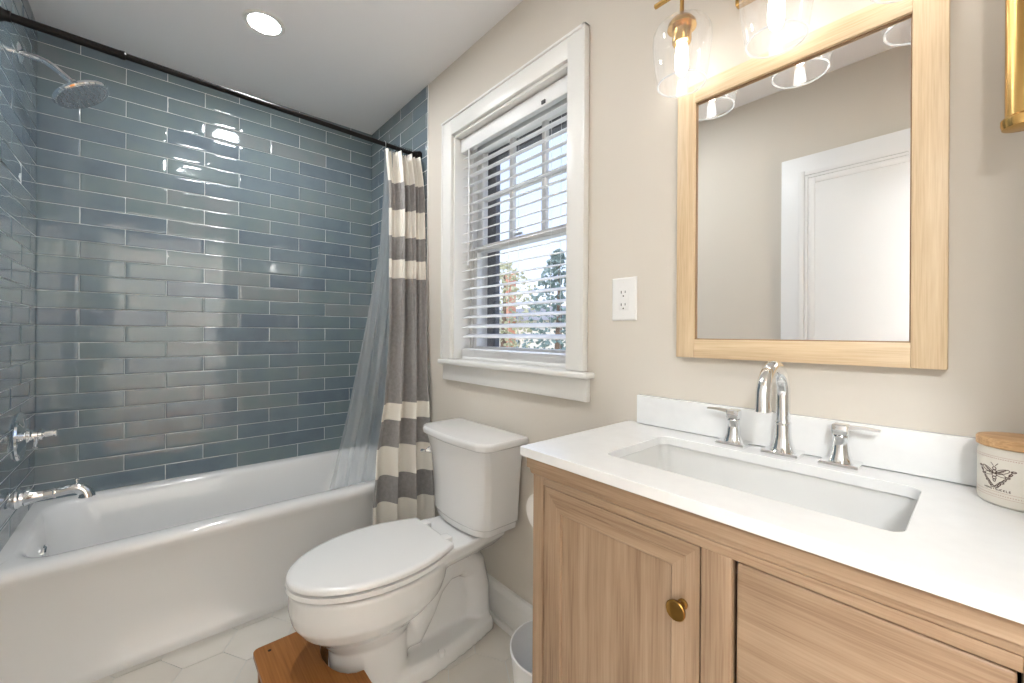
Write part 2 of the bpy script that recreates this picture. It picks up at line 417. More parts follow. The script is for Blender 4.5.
ls = sash('lower_sash', WX0+t, WX1-t, .096, .126, WZ0+.013, 1.600, .045, .030, .06, False)
us_ = sash('upper_sash', WX0+t, WX1-t, .130, .160, 1.575, WZ1-t, .045, .045, .03, True)
bm = B(); add_box(bm, 1.33, 1.38, .084, .096, 1.602, 1.612, .002); add_tube(bm, [(1.355, .09, 1.612), (1.355, .085, 1.622), (1.375, .08, 1.626)], .004, 10); struct('sash_lock', bm, M['chrome'], ls, smooth=True)
# dark painted storm frame on the outside
bm = B(); add_box(bm, WX0+.005, WX0+.078, .196, .222, WZ0-.02, WZ1); add_box(bm, WX1-.03, WX1, .196, .222, WZ0-.02, WZ1); add_box(bm, WX0+.078, WX1-.03, .196, .222, WZ1-.075, WZ1)
struct('storm_frame', bm, M['extdark'], wcas)

# horizontal blind inside the reveal
bl = thing('window_blind', 'white wide-slat horizontal blind hanging inside the window, slats open', 'blind', ((WX0+WX1)/2, .06, WZ1-.014))
bx0, bx1 = WX0+.016, WX1-.016
bm = B(); add_box(bm, bx0, bx1, .036, .086, 2.07, 2.108, .003); obj('headrail', bm, M['blind'], bl)
bm = B(); add_box(bm, bx0-.002, bx1+.002, .026, .034, 2.045, 2.109, .003); add_box(bm, bx0-.002, bx0+.004, .034, .06, 2.045, 2.109); add_box(bm, bx1-.004, bx1+.002, .034, .06, 2.045, 2.109)
obj('valance', bm, M['blind'], bl)
def slat_bm(z, tilt, y=.061):
    bm = B(); pr = []
    for k in range(7):
        a = (k/6-.5)*.050; pr.append((a, .0022*(1-(2*k/6-1)**2)))
    pr = pr+[(a, h-.0028) for a, h in reversed(pr)]
    c, s_ = math.cos(tilt), math.sin(tilt)
    add_loft(bm, [[(x, y+a*c-h*s_, z+a*s_+h*c) for a, h in pr] for x in (bx0+.003, bx1-.003)])
    return bm
z = 2.025; k = 0
while z > 1.135:
    obj('slat', slat_bm(z, math.radians(random.uniform(-1.5, 1.5)+18)), M['blind'], bl); z -= .0450
for q in range(6): obj('slat', slat_bm(1.079+q*.0052, math.radians(4)), M['blind'], bl)
bm = B(); add_box(bm, bx0+.003, bx1-.003, .036, .086, 1.0575, 1.073, .003); obj('bottom_rail', bm, M['blind'], bl)
for x in (1.12, 1.357, 1.60):
    for y in (.034, .088):
        bm = B(); add_tube(bm, [(x, y, 2.07), (x, y, 1.08)], .0007, 5); obj('ladder_cord', bm, M['blind'], bl)
bm = B(); add_tube(bm, [(1.07, .031, 2.05), (1.07, .030, 1.50)], .004, 6); obj('tilt_wand', bm, M['blind'], bl)
for x, zc in ((1.575, 1.76),):
    bm = B(); add_tube(bm, [(x, .028, 2.05), (x, .028, zc)], .0008, 5); add_lathe(bm, [(.003, .03), (.005, .02), (.008, 0), (.007, -.004)], (x, .028, zc-.02), n=12); obj('pull_cord', bm, M['blind'], bl)
bm = B(); add_box(bm, 1.555, 1.575, .022, .027, 2.052, 2.066, .001); obj('bracket_clip', bm, M['rubber_and_shade'], bl)

# ------------------------------------------------------------------ outside, seen through the window
bm = B(); add_box(bm, -60, 60, WT+.02, 90, -1.2, -1.0); gr = obj('ground', bm, M['grass'], smooth=False); gr['kind'] = 'structure'; gr.name = 'ground'
def tree(name, label, x, y, h, r, leaf, conic, group=None):
    t = thing(name, label, 'tree', (x, y, -1.0), group)
    bm = B(); add_tube(bm, [(x, y, -1.0), (x+.1, y, -1+h*.5), (x, y+.1, -1+h*.9)], [.035*h, .02*h, .006*h], 10); obj('trunk', bm, M['bark'], t)
    bm = B(); rnd = random.Random(int(x*13+y))
    for i in range(800):
        f = rnd.random(); zz = -1+h*(.18+.82*f)
        rr = r*((1-f)**.8+.05) if conic else r*math.sqrt(max(.05, 1-(2*f-.9)**2))
        a = rnd.random()*2*PI; q = rr*math.sqrt(rnd.random()); c = Vector((x+q*math.cos(a), y+q*math.sin(a), zz)); sz = h*rnd.uniform(.010, .022)
        M3 = Matrix.Rotation(rnd.random()*PI, 3, Vector((rnd.random()-.5, rnd.random()-.5, rnd.random()-.5)).normalized())
        vs = [bm.verts.new(c+M3 @ Vector(p)*sz) for p in ((-1, -.6, 0), (1, -.6, .3), (1, .6, 0), (-1, .6, -.3), (0, 0, .9))]
        for tr3 in ((0, 1, 4), (1, 2, 4), (2, 3, 4), (3, 0, 4), (0, 3, 2), (0, 2, 1)): bm.faces.new([vs[i] for i in tr3])
    obj('crown', bm, leaf, t, smooth=False)
tree('conifer', 'dark blue-green conifer outside the window, at the right of the lower sash', -11.2, 14.0, 6.3, 2.2, M['leafd'], True)
tree('garden_tree', 'loose olive-coloured tree outside the window, at the left of the lower sash', -15.4, 14.0, 6.2, 2.3, M['leafl'], False)
hs = thing('neighbour_house', 'pale sided house with a grey roof standing across the lawn beyond the window', 'building', (-22, 26, -1))
bm = B(); add_box(bm, -36, -8, 22, 30, -1, 2.2); obj('wall', bm, M['house'], hs, smooth=False)
bm = B(); add_loft(bm, [[(x, 21.5, 2.2), (x, 26, 3.6), (x, 30.5, 2.2)] for x in (-36.5, -7.5)]); obj('roof', bm, M['roofm'], hs, smooth=False)
bm = B(); add_box(bm, -24.0, -23.3, 21.2, 22, -1, 6.2); obj('chimney', bm, M['brick'], hs, smooth=False)

# ------------------------------------------------------------------ door leaf standing open against the front wall (seen in the mirror)
DX0, DX1, DY = 1.965, 2.775, YF+.045
bm = B(); add_box(bm, DX0, DX1, YF+.008, DY, .012, 2.086, .002)
door = struct('door_1', bm, M['doorw'], smooth=True)
def ring_frame(bm, x0, x1, z0, z1, wd, y0, y1, bev=.001, mi=0):
    add_box(bm, x0, x0+wd, y0, y1, z0, z1, bev, mi); add_box(bm, x1-wd, x1, y0, y1, z0, z1, bev, mi)
    add_box(bm, x0+wd, x1-wd, y0, y1, z0, z0+wd, bev, mi); add_box(bm, x0+wd, x1-wd, y0, y1, z1-wd, z1, bev, mi)
for (zz0, zz1) in ((.93, 2.008), (.16, .83)):
    bm = B(); ring_frame(bm, DX0+.078, DX1-.078, zz0, zz1, .024, DY-.001, DY+.006, .002); ring_frame(bm, DX0+.105, DX1-.105, zz0+.027, zz1-.027, .012, DY-.001, DY+.0045, .0015); ring_frame(bm, DX0+.120, DX1-.120, zz0+.042, zz1-.042, .026, DY-.001, DY+.003, .0015)
    struct('panel_moulding', bm, M['doorw'], door, smooth=True)
bm = B()
add_lathe(bm, [(.026, 0), (.026, .006), (.012, .010), (.010, .032), (.022, .038), (.027, .050), (.022, .060), (.006, .063)], (DX0+.06, DY, .96), (0, 1, 0)); struct('door_handle', bm, M['brass'], door, smooth=True)
for zz in (.25, 1.05, 1.85):
    bm = B(); add_tube(bm, [(DX1+.008, DY-.004, zz-.045), (DX1+.008, DY-.004, zz+.045)], .007, 12); struct('hinge', bm, M['brass'], door, smooth=True)

# doorway casing
bm = B(); add_box(bm, XR-.018, XR, -.50, -.43, 0, 2.21, .003); add_box(bm, XR-.018, XR, -1.40, -.43, 2.14, 2.21, .003); struct('trim_1', bm, M['trim'], smooth=True)

# ------------------------------------------------------------------ recessed ceiling light
CLX, CLY = .66, -.737
cl = thing('recessed_light', 'round white recessed downlight glowing in the ceiling above the bathtub', 'ceiling light', (CLX, CLY, H))
bm = B(); add_lathe(bm, [(.058, -.004), (.062, -.006), (.074, -.005), (.078, -.001), (.078, .0)], (CLX, CLY, H), cap0=False, cap1=False, n=48); obj('trim_ring', bm, M['trim'], cl)
bm = B(); add_lathe(bm, [(.059, -.0045), (.059, -.001)], (CLX, CLY, H), n=48); obj('lens', bm, M['can'], cl)
CX2, CY2 = 1.50, -.86
c2 = thing('recessed_light', 'added round fill downlight, out of view, in the ceiling above the toilet end of the vanity', 'ceiling light', (CX2, CY2, H))  # second downlight, added out of view to brighten the whole room
bm = B(); add_lathe(bm, [(.058, -.004), (.062, -.006), (.074, -.005), (.078, -.001), (.078, .0)], (CX2, CY2, H), cap0=False, cap1=False, n=48); obj('trim_ring', bm, M['trim'], c2)
bm = B(); add_lathe(bm, [(.059, -.0045), (.059, -.001)], (CX2, CY2, H), n=48); obj('lens', bm, M['can_fill'], c2)
for hy, txt in ((-2.35, 'added round fill light on the unseen hallway ceiling, at the far end from the doorway'), (.45, 'added round fill light on the unseen hallway ceiling, behind the window wall end')):
    hl = thing('hall_fill_light', txt, 'ceiling light', (3.45, hy, H))  # added fill: lights the hallway walls so soft light enters the doorway
    bm = B(); add_lathe(bm, [(.22, -.045), (.25, -.03), (.25, 0)], (3.45, hy, H), n=40); obj('diffuser', bm, M['hall_fill'], hl)

# ------------------------------------------------------------------ bathtub
TL0, TL1 = YF+.002, -.004       # along y
RIM = .4453
tub = thing('bathtub', 'white enamelled alcove bathtub with a tall apron, below the blue tiled wall', 'bathtub', (.36, -.73, 0))
def rrect(x0, x1, y0, y1, r, z, n=8):
    pts = []
    for cx, cy, a0 in ((x1-r, y1-r, 0), (x0+r, y1-r, PI/2), (x0+r, y0+r, PI), (x1-r, y0+r, 1.5*PI)):
        for k in range(n+1):
            a = a0+PI/2*k/n; pts.append((cx+r*math.cos(a), cy+r*math.sin(a), z))
    return pts
bm = B()
rings = [rrect(.003, .700, TL0, TL1, .012, 0), rrect(.003, .700, TL0, TL1, .012, .035), rrect(.003, .692, TL0, TL1, .012, .042),
         rrect(.003, .693, TL0, TL1, .012, .20), rrect(.003, .698, TL0, TL1, .012, .32), rrect(.003, .709, TL0, TL1, .012, .370), rrect(.003, .720, TL0, TL1, .012, .395),
         rrect(.003, .726, TL0, TL1, .012, .412), rrect(.003, .726, TL0, TL1, .012, .422), rrect(.003, .721, TL0, TL1, .012, .433), rrect(.003, .711, TL0, TL1, .012, .4405), rrect(.003, .697, TL0, TL1, .012, RIM),
         rrect(.046, .668, TL0+.034, TL1-.065, .10, RIM), rrect(.053, .655, TL0+.040, TL1-.075, .11, RIM-.003), rrect(.060, .645, TL0+.047, TL1-.085, .12, RIM-.011), rrect(.066, .638, TL0+.053, TL1-.095, .13, RIM-.028),
         rrect(.080, .625, TL0+.062, TL1-.13, .15, .36), rrect(.105, .605, TL0+.080, TL1-.22, .16, .20), rrect(.135, .575, TL0+.110, TL1-.30, .15, .11), rrect(.18, .53, TL0+.17, TL1-.37, .12, .085)]
add_loft(bm, rings, cap0=False, cap1=True)
obj('tub_body', bm, M['tub'], tub, angle=50)
ofx, ofz = .30, .326
bm = B(); add_lathe(bm, [(.032, 0), (.032, .005), (.027, .010), (.008, .011)], (ofx, TL0+.065, ofz), (0, 1, -.05)); obj('overflow_plate', bm, M['chrome'], tub)
bm = B(); add_lathe(bm, [(.034, 0), (.034, .004), (.02, .006)], (.355, TL0+.30, .086)); obj('drain', bm, M['chrome'], tub)

# tub spout (traditional, curved)
sp = thing('tub_spout', 'polished chrome curved tub spout on the tiled end wall', 'faucet', (.332, YF, 0.5590))
bm = B()
add_lathe(bm, [(.034, 0), (.036, .004), (.035, .010), (.028, .016), (.027, .022), (.030, .026), (.027, .032), (.0215, .050), (.0185, .075)], (.332, YF, 0.5610), (0, 1, 0)); obj('escutcheon', bm, M['chrome'], sp)
bm = B(); pts = [(.332, YF+.07, 0.5610)]+[(.332, YF+.07+.05*k/3, 0.5610+.003*k/3) for k in (1, 2, 3)]+[(.332, YF+.136, 0.5665), (.332, YF+.152, 0.5670), (.332, YF+.168, 0.5620), (.332, YF+.180, 0.5500), (.332, YF+.186, 0.5340), (.332, YF+.186, 0.5260)]
add_tube(bm, pts, [.0190, .0185, .018, .018, .019, .020, .021, .022, .0235, .0245], 24); add_lathe(bm, [(.0205, -.004), (.0215, 0), (.0205, .004)], (.332, YF+.10, 0.5625), (0, 1, 0.04))
obj('spout_body', bm, M['chrome'], sp)
bm = B(); add_lathe(bm, [(.004, 0), (.004, .012), (.008, .016), (.008, .020), (.003, .024)], (.332, YF+.158, 0.5810)); obj('diverter_knob', bm, M['chrome'], sp)

# shower valve
vx, vz = .298, .783
sv = thing('shower_valve', 'round polished chrome shower valve plate with a lever handle on the tiled end wall', 'valve', (vx, YF, vz))
bm = B(); add_lathe(bm, [(.089, 0), (.091, .005), (.087, .011), (.080, .013), (.075, .010), (.068, .011), (.050, .017), (.034, .021), (.026, .024), (.023, .030)], (vx, YF+.001, vz), (0, 1, 0), n=56); obj('escutcheon', bm, M['chrome'], sv)
bm = B(); add_lathe(bm, [(.020, .026), (.022, .034), (.016, .040), (.015, .052), (.021, .058), (.021, .064), (.013, .070), (.012, .092), (.015, .096), (.015, .101), (.008, .104)], (vx, YF, vz), (0, 1, .03)); obj('handle', bm, M['chrome'], sv)
bm = B(); add_tube(bm, [(vx, YF+.048, vz), (vx+.022, YF+.050, vz-.022), (vx+.040, YF+.05, vz-.040)], [.007, .006, .007], 12); obj('lever', bm, M['chrome'], sv)

# shower head
sh = thing('rain_shower', 'round chrome rain shower head on a bent arm, high on the tiled end wall', 'shower head', (.32, YF, 2.205))
bm = B(); add_lathe(bm, [(.036, 0), (.037, .003), (.030, .008), (.014, .013), (.011, .014)], (.32, YF+.001, 2.207), (0, 1, 0)); obj('flange', bm, M['chrome'], sh)
bm = B(); add_tube(bm, [(.32, YF+.004, 2.207), (.32, YF+.05, 2.205), (.322, YF+.072, 2.199), (.325, YF+.09, 2.188), (.335, YF+.135, 2.148)], .0112, 16); obj('arm', bm, M['chrome'], sh)
ax = Vector((.10, .68, -1)).normalized(); o0 = Vector((.336, YF+.139, 2.144))
bm = B(); add_lathe(bm, [(.013, -.006), (.017, 0), (.017, .012), (.013, .016), (.016, .022), (.030, .028), (.080, .036), (.089, .042), (.091, .050), (.088, .055), (.083, .056)], o0, ax, n=56); obj('head', bm, M['chrome'], sh)
bm = B(); add_lathe(bm, [(.083, .0555), (.083, .0575)], o0, ax, n=56); u, w_ = frame_of(ax)
for rr, nn in ((.018, 8), (.036, 14), (.054, 20), (.071, 26)):
    for k in range(nn):
        a = 2*PI*k/nn; add_lathe(bm, [(.0028, .057), (.0022, .0605)], o0+(u*math.cos(a)+w_*math.sin(a))*rr, ax, n=6)
obj('spray_face', bm, M['chromed'], sh)

# ------------------------------------------------------------------ curtain rod, rings, curtain, liner
RX, RZ = .66, 2.137
rz = lambda y: 2.134+.027*(y/YF)      # the rod sits a little higher at the shower end
rod = thing('shower_curtain_rod', 'black telescopic shower curtain rod running under the ceiling over the tub', 'rod', (RX, -.73, RZ))
bm = B(); add_tube(bm, [(RX, YF+.02, rz(YF)), (RX, -1.165, rz(-1.165))], .0132, 20); add_lathe(bm, [(.0130, -.012), (.0145, -.006), (.0145, .004), (.011, .008)], (RX, -1.17, rz(-1.17)), (0, 1, 0)); obj('outer_tube', bm, M['black'], rod)
bm = B(); add_tube(bm, [(RX, -1.17, rz(-1.17)), (RX, -.02, rz(0))], .0108, 20); obj('inner_tube', bm, M['black'], rod)
for y, d in ((YF+.004, 1), (-.004, -1)):
    bm = B(); add_lathe(bm, [(.024, 0), (.025, .008), (.021, .016), (.0165, .024), (.0165, .036), (.013, .038)], (RX, y, rz(y)), (0, d, 0)); obj('end_cap', bm, M['black'], rod)
ring_ys = [-.205, -.150, -.128, -.112, -.098, -.085, -.073, -.062, -.051, -.040, -.029]
def ring_bm(y, tilt=0):
    bm = B(); pts = [(RX+.020*math.cos(a), y+tilt*math.sin(a), RZ-.010+.026*math.sin(a)) for a in [2*PI*k/20 for k in range(20)]]
    pts.append(pts[0]); add_tube(bm, pts, .0013, 6, caps=False); return bm
rlabel = 'small metal curtain ring bunched with others on the black rod'
for i, y in enumerate(ring_ys):
    if i == 0: r0 = tag(obj('curtain_ring', ring_bm(y), M['chrome']), 'lone metal curtain ring at the left edge of the bunched curtain', 'curtain ring', 'curtain rings on the black rod')
    else: tag(obj('curtain_ring', ring_bm(y, .002), M['black']), 'black curtain ring bunched with others at the right end of the rod', 'curtain ring', 'bunched black curtain rings')
def lerp(a, b, t): return a+(b-a)*t
def interp(tab, z):
    tab = sorted(tab)
    if z <= tab[0][0]: return tab[0][1]
    for (a, va), (b, vb) in zip(tab, tab[1:]):
        if z <= b: return va+(vb-va)*(z-a)/(b-a)
    return tab[-1][1]
bounds = [2.118, 1.950, 1.810, 1.670, 1.552, 1.457, .832, .752, .627, .492, .370, .130]
def stripe(z):
    for i, (a, b) in enumerate(zip(bounds, bounds[1:])):
        if b <= z <= a: return i % 2
    return 0
zs = []
for a, b in zip(bounds, bounds[1:]):
    n = max(2, int((a-b)/.02)); zs += [a+(b-a)*k/n for k in range(n)]
zs.append(bounds[-1])
def curtain_pt(u, z):
    yl = interp([(.1, -.32), (.37, -.315), (.49, -.300), (.63, -.288), (.83, -.245), (1.2, -.202), (1.9, -.190), (2.118, -.205)], z)
    yr = interp([(.1, -.022), (.8, -.018), (1.4, -.014), (2.0, -.012), (2.118, -.018)], z)
    xc = interp([(.1, .800), (.40, .786), (.50, .775), (.8, .745), (1.2, .710), (2.118, .664)], z)
    xc += u*interp([(.1, .055), (.8, .045), (1.9, .045), (2.118, .020)], z)
    f = (2.118-z)/2.0            # 0 at the top, 1 at the hem
    # three large folds that run all the way down, plus fine pleats under the header
    amp = lerp(.024, .036, min(1, f*1.5))
    x = xc+amp*math.sin(2*PI*(u*3.1+.12+.10*math.sin(f*3)))*(.6+.4*math.sin(PI*min(1, u*1.2)))
    fine = max(0, 1-f*1.15)
    x += .011*fine*math.sin(2*PI*(u*10.5+.3))*(1 if u > .3 else u/.3)
    x += .004*math.sin(2*PI*(u*6.3)+z*3)
    y = lerp(yl, yr, u)+.012*math.cos(2*PI*(u*3.1+.12))*(.4+.6*f)*math.sin(PI*u)
    return Vector((x, y, z))
cu = thing('shower_curtain', 'cloth shower curtain with broad taupe and cream stripes, bunched beside the window', 'curtain', (RX, -.12, RZ-.03))
bm = B(); NU = 110; G = [[bm.verts.new(curtain_pt(k/NU, z-.008*(z > 2.0))) for k in range(NU+1)] for z in zs]
for i in range(len(zs)-1):
    for k in range(NU):
        f = bm.faces.new((G[i][k], G[i][k+1], G[i+1][k+1], G[i+1][k])); f.material_index = stripe((zs[i]+zs[i+1])/2)
cc = obj('cloth', bm, [M['cream'], M['taupe']], cu, angle=180)
sm = cc.modifiers.new('thick', 'SOLIDIFY'); sm.thickness = .0016; sm.offset = 0
ln = thing('shower_curtain_liner', 'clear plastic curtain liner hanging inside the tub, left of the striped curtain', 'curtain liner', (RX, -.2, RZ-.03))
def liner_pt(u, z):
    yl = interp([(.2, -.49), (.43, -.445), (.8, -.365), (1.2, -.29), (1.6, -.225), (1.9, -.205), (2.115, -.200)], z)
    yr = interp([(.2, -.20), (.8, -.14), (2.115, -.06)], z)
    xc = interp([(.2, .585), (.45, .605), (.8, .625), (1.5, .645), (2.115, .655)], z)
    f = (2.115-z)/1.9
    x = xc+lerp(.012, .026, f)*math.sin(2*PI*(u*3.4+.2)+1.5*f)+.005*math.sin(2*PI*u*9+z*5)
    return Vector((x-.01, lerp(yl, yr, u), z))
bm = B(); NZ = 60; zz = [2.115+(.22-2.115)*k/NZ for k in range(NZ+1)]; NU = 70
G = [[bm.verts.new(liner_pt(k/NU, z)) for k in range(NU+1)] for z in zz]
for i in range(NZ):
    for k in range(NU): bm.faces.new((G[i][k], G[i][k+1], G[i+1][k+1], G[i+1][k]))
obj('plastic_sheet', bm, M['liner'], ln, angle=180)

# ------------------------------------------------------------------ toilet
TX = 1.305
to = thing('toilet', 'white two-piece toilet with an elongated closed lid between the tub and the vanity', 'toilet', (TX, -.4, 0))
def egg(yf, yb, hw, z, n=48, flat=.0):
    """elongated bowl outline: rounded nose at yf, fuller towards the back yb"""
    L_ = yb-yf; pts = []
    for k in range(n):
        a = 2*PI*k/n; cx = math.cos(a); sy = math.sin(a)
        if sy < 0: y = yf+L_*.56+L_*.56*sy*(abs(sy)**0.0); x = hw*math.copysign(abs(cx)**.92, cx)
        else:
            y = yf+L_*.56+L_*.44*(abs(sy)**.75); x = hw*math.copysign(abs(cx)**(.62 if sy > 0 else .9), cx)*(1-.16*sy**2)
        pts.append((TX+x, y, z))
    return pts
bm = B()
add_loft(bm, [egg(-.655, -.41, .112, 0), egg(-.655, -.41, .110, .03), egg(-.655, -.41, .106, .10), egg(-.662, -.41, .104, .178), egg(-.702, -.38, .128, .226),
              egg(-.744, -.33, .162, .262), egg(-.769, -.29, .184, .299), egg(-.777, -.275, .190, .335), egg(-.775, -.27, .190, .388), egg(-.768, -.27, .184, .395)])
# deck that carries the tank
def deck(yf, yb, wf, wb, z): return [(TX-wf, yf, z), (TX+wf, yf, z), (TX+wb, yb, z), (TX-wb, yb, z)]
add_loft(bm, [deck(-.36, -.05, .085, .06, .325), deck(-.37, -.035, .125, .085, .352), deck(-.38, -.03, .150, .115, .385), deck(-.34, -.03, .150, .12, .412), deck(-.30, -.032, .145, .12, .420)])
# trapway and the two legs of the pedestal
add_tube(bm, [(TX, -.50, .26), (TX, -.475, .19), (TX, -.435, .13), (TX, -.385, .12), (TX, -.345, .18), (TX, -.305, .25), (TX, -.245, .295), (TX, -.17, .292), (TX, -.115, .25), (TX, -.092, .16), (TX, -.088, .0)],
         [.08, .075, .072, .068, .066, .064, .064, .062, .060, .058, .060], 20)
add_loft(bm, [[(TX-q, y, z) for (q, y, z) in ()] or [(TX-.018, -.55, 0), (TX+.018, -.55, 0), (TX+.018, -.08, 0), (TX-.018, -.08, 0)], [(TX-.018, -.55, .30), (TX+.018, -.55, .30), (TX+.018, -.08, .30), (TX-.018, -.08, .30)]])
# foot flange
def foot(z, e): return [(TX-.075-e, -.055+e*.3, z), (TX+.075+e, -.055+e*.3, z), (TX+.105+e, -.20, z), (TX+.125+e, -.36, z), (TX+.105+e, -.52, z), (TX-.105-e, -.52, z), (TX-.125-e, -.36, z), (TX-.105-e, -.20, z)]
add_loft(bm, [foot(0, .004), foot(.02, .004), foot(.045, .0), foot(.058, -.018)])
bowl = obj('bowl', bm, M['porc'], to)
rm = bowl.modifiers.new('fuse', 'REMESH'); rm.mode = 'VOXEL'; rm.voxel_size = .0055; rm.use_smooth_shade = True
s2 = bowl.modifiers.new('soft', 'SMOOTH'); s2.iterations = 5; s2.factor = .6
for sx in (-1, 1):
    bm = B(); add_lathe(bm, [(.013, -.02), (.013, .006), (.010, .011), (.004, .013)], (TX+sx*.108, -.315, .052), (sx*.25, 0, 1), n=24); obj('bolt_cap', bm, M['seatp'], to)
def seat_shape(yf, yb, hw, z):
    """long oval nose, sides tapering to two fairly square back corners"""
    ym = yf+(yb-yf)*.56; wb = hw*.74; half = []
    for k in range(25):
        a = -PI/2+PI/2*k/24; half.append((hw*math.cos(a), ym+(ym-yf)*math.sin(a)))
    for k in range(1, 9):
        t_ = k/8; half.append((hw-(hw-wb)*t_**2, ym+(yb-.016-ym)*t_))
    for k in range(1, 5):
        a = PI/2*k/4; half.append((wb-.014+.014*math.cos(a), yb-.014+.014*math.sin(a)))
    half.append((0, yb))
    return [(TX+x, y, z) for x, y in half]+[(TX-x, y, z) for x, y in reversed(half[1:-1])]
bm = B(); add_loft(bm, [seat_shape(-.755, -.30, .165, 0.3890), seat_shape(-.755, -.30, .165, 0.4290)]); obj('seat_gap_shade', bm, M['rubber_and_shade'], to)  # dark slab between bowl, seat and lid, standing for shade in the gaps
bm = B(); add_loft(bm, [seat_shape(-.778, -.290, .184, 0.4025), seat_shape(-.784, -.288, .191, 0.4035), seat_shape(-.784, -.288, .191, 0.4175), seat_shape(-.780, -.290, .187, 0.4185)]); obj('seat', bm, M['seatp'], to, angle=50)
bm = B(); add_loft(bm, [seat_shape(-.776, -.284, .184, 0.4245), seat_shape(-.783, -.280, .190, 0.4255), seat_shape(-.783, -.280, .190, 0.4350), seat_shape(-.778, -.284, .185, 0.4400), seat_shape(-.764, -.294, .172, 0.4425)]); obj('lid', bm, M['seatp'], to, angle=60)
for sx in (-1, 1):
    bm = B(); add_box(bm, TX+sx*.075-.022, TX+sx*.075+.022, -.298, -.262, .422, .443, .006, seg=3); obj('hinge', bm, M['seatp'], to)
# tank: front face bowed, with chamfered corners, flaring upwards
def tank_ring(hw, yf, yb, ch, z, bow=.010):
    return [(TX-hw, yb, z), (TX+hw, yb, z), (TX+hw, yf+ch*.9, z), (TX+hw-ch*.25, yf+ch*.45, z), (TX+hw-ch*.9, yf+.004, z), (TX+hw*.35, yf-bow*.7, z), (TX, yf-bow, z), (TX-hw*.35, yf-bow*.7, z), (TX-hw+ch*.9, yf+.004, z), (TX-hw+ch*.25, yf+ch*.45, z), (TX-hw, yf+ch*.9, z)]
bm = B(); add_loft(bm, [tank_ring(.160, -.182, -.03, .05, .424), tank_ring(.172, -.193, -.025, .05, .429), tank_ring(.176, -.197, -.022, .05, .456), tank_ring(.183, -.202, -.022, .05, .460),
                        tank_ring(.190, -.204, -.02, .05, .60), tank_ring(.200, -.210, -.02, .045, .700), tank_ring(.212, -.216, -.02, .035, .757)])
tk = obj('tank', bm, M['porc'], to, angle=25); bv = tk.modifiers.new('round', 'BEVEL'); bv.width = .006; bv.segments = 3; bv.limit_method = 'ANGLE'; bv.angle_limit = .4
bm = B(); add_loft(bm, [tank_ring(.218, -.224, -.018, .04, .757), tank_ring(.231, -.232, -.014, .05, .764), tank_ring(.233, -.234, -.014, .05, .782), tank_ring(.228, -.229, -.016, .05, .790), tank_ring(.19, -.195, -.04, .04, .7935)])
tl = obj('tank_lid', bm, M['porc'], to, angle=40); bv = tl.modifiers.new('round', 'BEVEL'); bv.width = .006; bv.segments = 3; bv.limit_method = 'ANGLE'; bv.angle_limit = .3
bm = B(); add_lathe(bm, [(.013, 0), (.014, .004), (.010, .009), (.006, .020)], (TX-.156, -.213, .694), (-.1, -1, 0), n=24); add_tube(bm, [(TX-.157, -.232, .694), (TX-.166, -.238, .693), (TX-.178, -.238, .690)], [.006, .006, .008], 12); obj('flush_handle', bm, M['chrome'], to)

# wooden foot stool around the pedestal
stl = thing('toilet_stool', 'honey-brown wooden toilet stool with a curved notch, pushed around the toilet pedestal', 'stool', (1.33, -.74, 0))
def stool_outline():
    pts = []; x0, x1, yb, yf = 1.128, 1.50, -.60, -.842
    for cx, cy, a0 in ((x0+.018, yf+.018, PI), (x1-.018, yf+.018, 1.5*PI)):
        for k in range(5): a = a0+PI/2*k/4; pts.append((cx+.018*math.cos(a), cy+.018*math.sin(a)))
    pts += [(x1, yb), (1.437, yb)]
    for k in range(13):
        a = -PI*k/12; pts.append((1.310+.125*math.cos(a), -.600+.082*math.sin(a)))
    pts += [(1.185, yb), (x0, yb)]
    return pts
bm = B(); add_prism(bm, stool_outline(), .142, .160); so_ = obj('stool_top', bm, M['bamboo'], stl, smooth=False); bv = so_.modifiers.new('b', 'BEVEL'); bv.width = .003; bv.segments = 2
for x in (1.136, 1.476):
    bm = B(); add_box(bm, x, x+.018, -.828, -.615, 0, .142, .002); obj('side_panel', bm, M['bamboo'], stl)
bm = B(); add_box(bm, 1.154, 1.476, -.80, -.785, .06, .142, .002); obj('rail', bm, M['bamboo'], stl)
bm = B(); add_lathe(bm, [(.005, 0), (.005, .0006)], (1.165, -.80, .160), n=12); obj('screw_plug', bm, M['dark'], stl)

# ------------------------------------------------------------------ waste bin
bi = thing('waste_bin', 'round white plastic waste bin on the floor between toilet and vanity', 'waste bin', (1.832, -.20, 0))
bm = B(); add_lathe(bm, [(.088, 0), (.092, .004), (.118, .252), (.121, .256), (.121, .261), (.117, .262), (.1145, .256), (.088, .012)], (1.832, -.20, 0), cap0=True, cap1=True, n=56); obj('bin_body', bm, M['binw'], bi)

# ------------------------------------------------------------------ vanity cabinet
VX0, VX1, VF, VB = 1.985, 2.757, -.425, -.012
CT = .899
va = thing('vanity_cabinet', 'light oak vanity cabinet with one framed door and stacked drawers under the white counter', 'cabinet', ((VX0+VX1)/2, -.2, 0))
for x0, x1 in ((VX0, 2.0165), (VX1-.062, VX1)):
    bm = B(); add_box(bm, x0, x1, VF, VF+.033, 0, .8575, .0015); obj('leg_post', bm, M['oakz'], va)
bm = B(); add_box(bm, 2.3710, 2.4165, VF, VF+.022, .115, .8408, .0008); obj('stile', bm, M['oakz'], va)
for x0, x1 in ((VX0, VX0+.033), (VX1-.033, VX1)):
    bm = B(); add_box(bm, x0, x1, VB-.033, VB, 0, .8575, .0015); obj('leg_post', bm, M['oakz'], va)
for z0, z1 in ((.8410, .8575), (.08, .115)):
    bm = B(); add_box(bm, 2.0165, VX1-.062, VF, VF+.022, z0, z1, .0008); obj('rail', bm, M['oakx'], va)
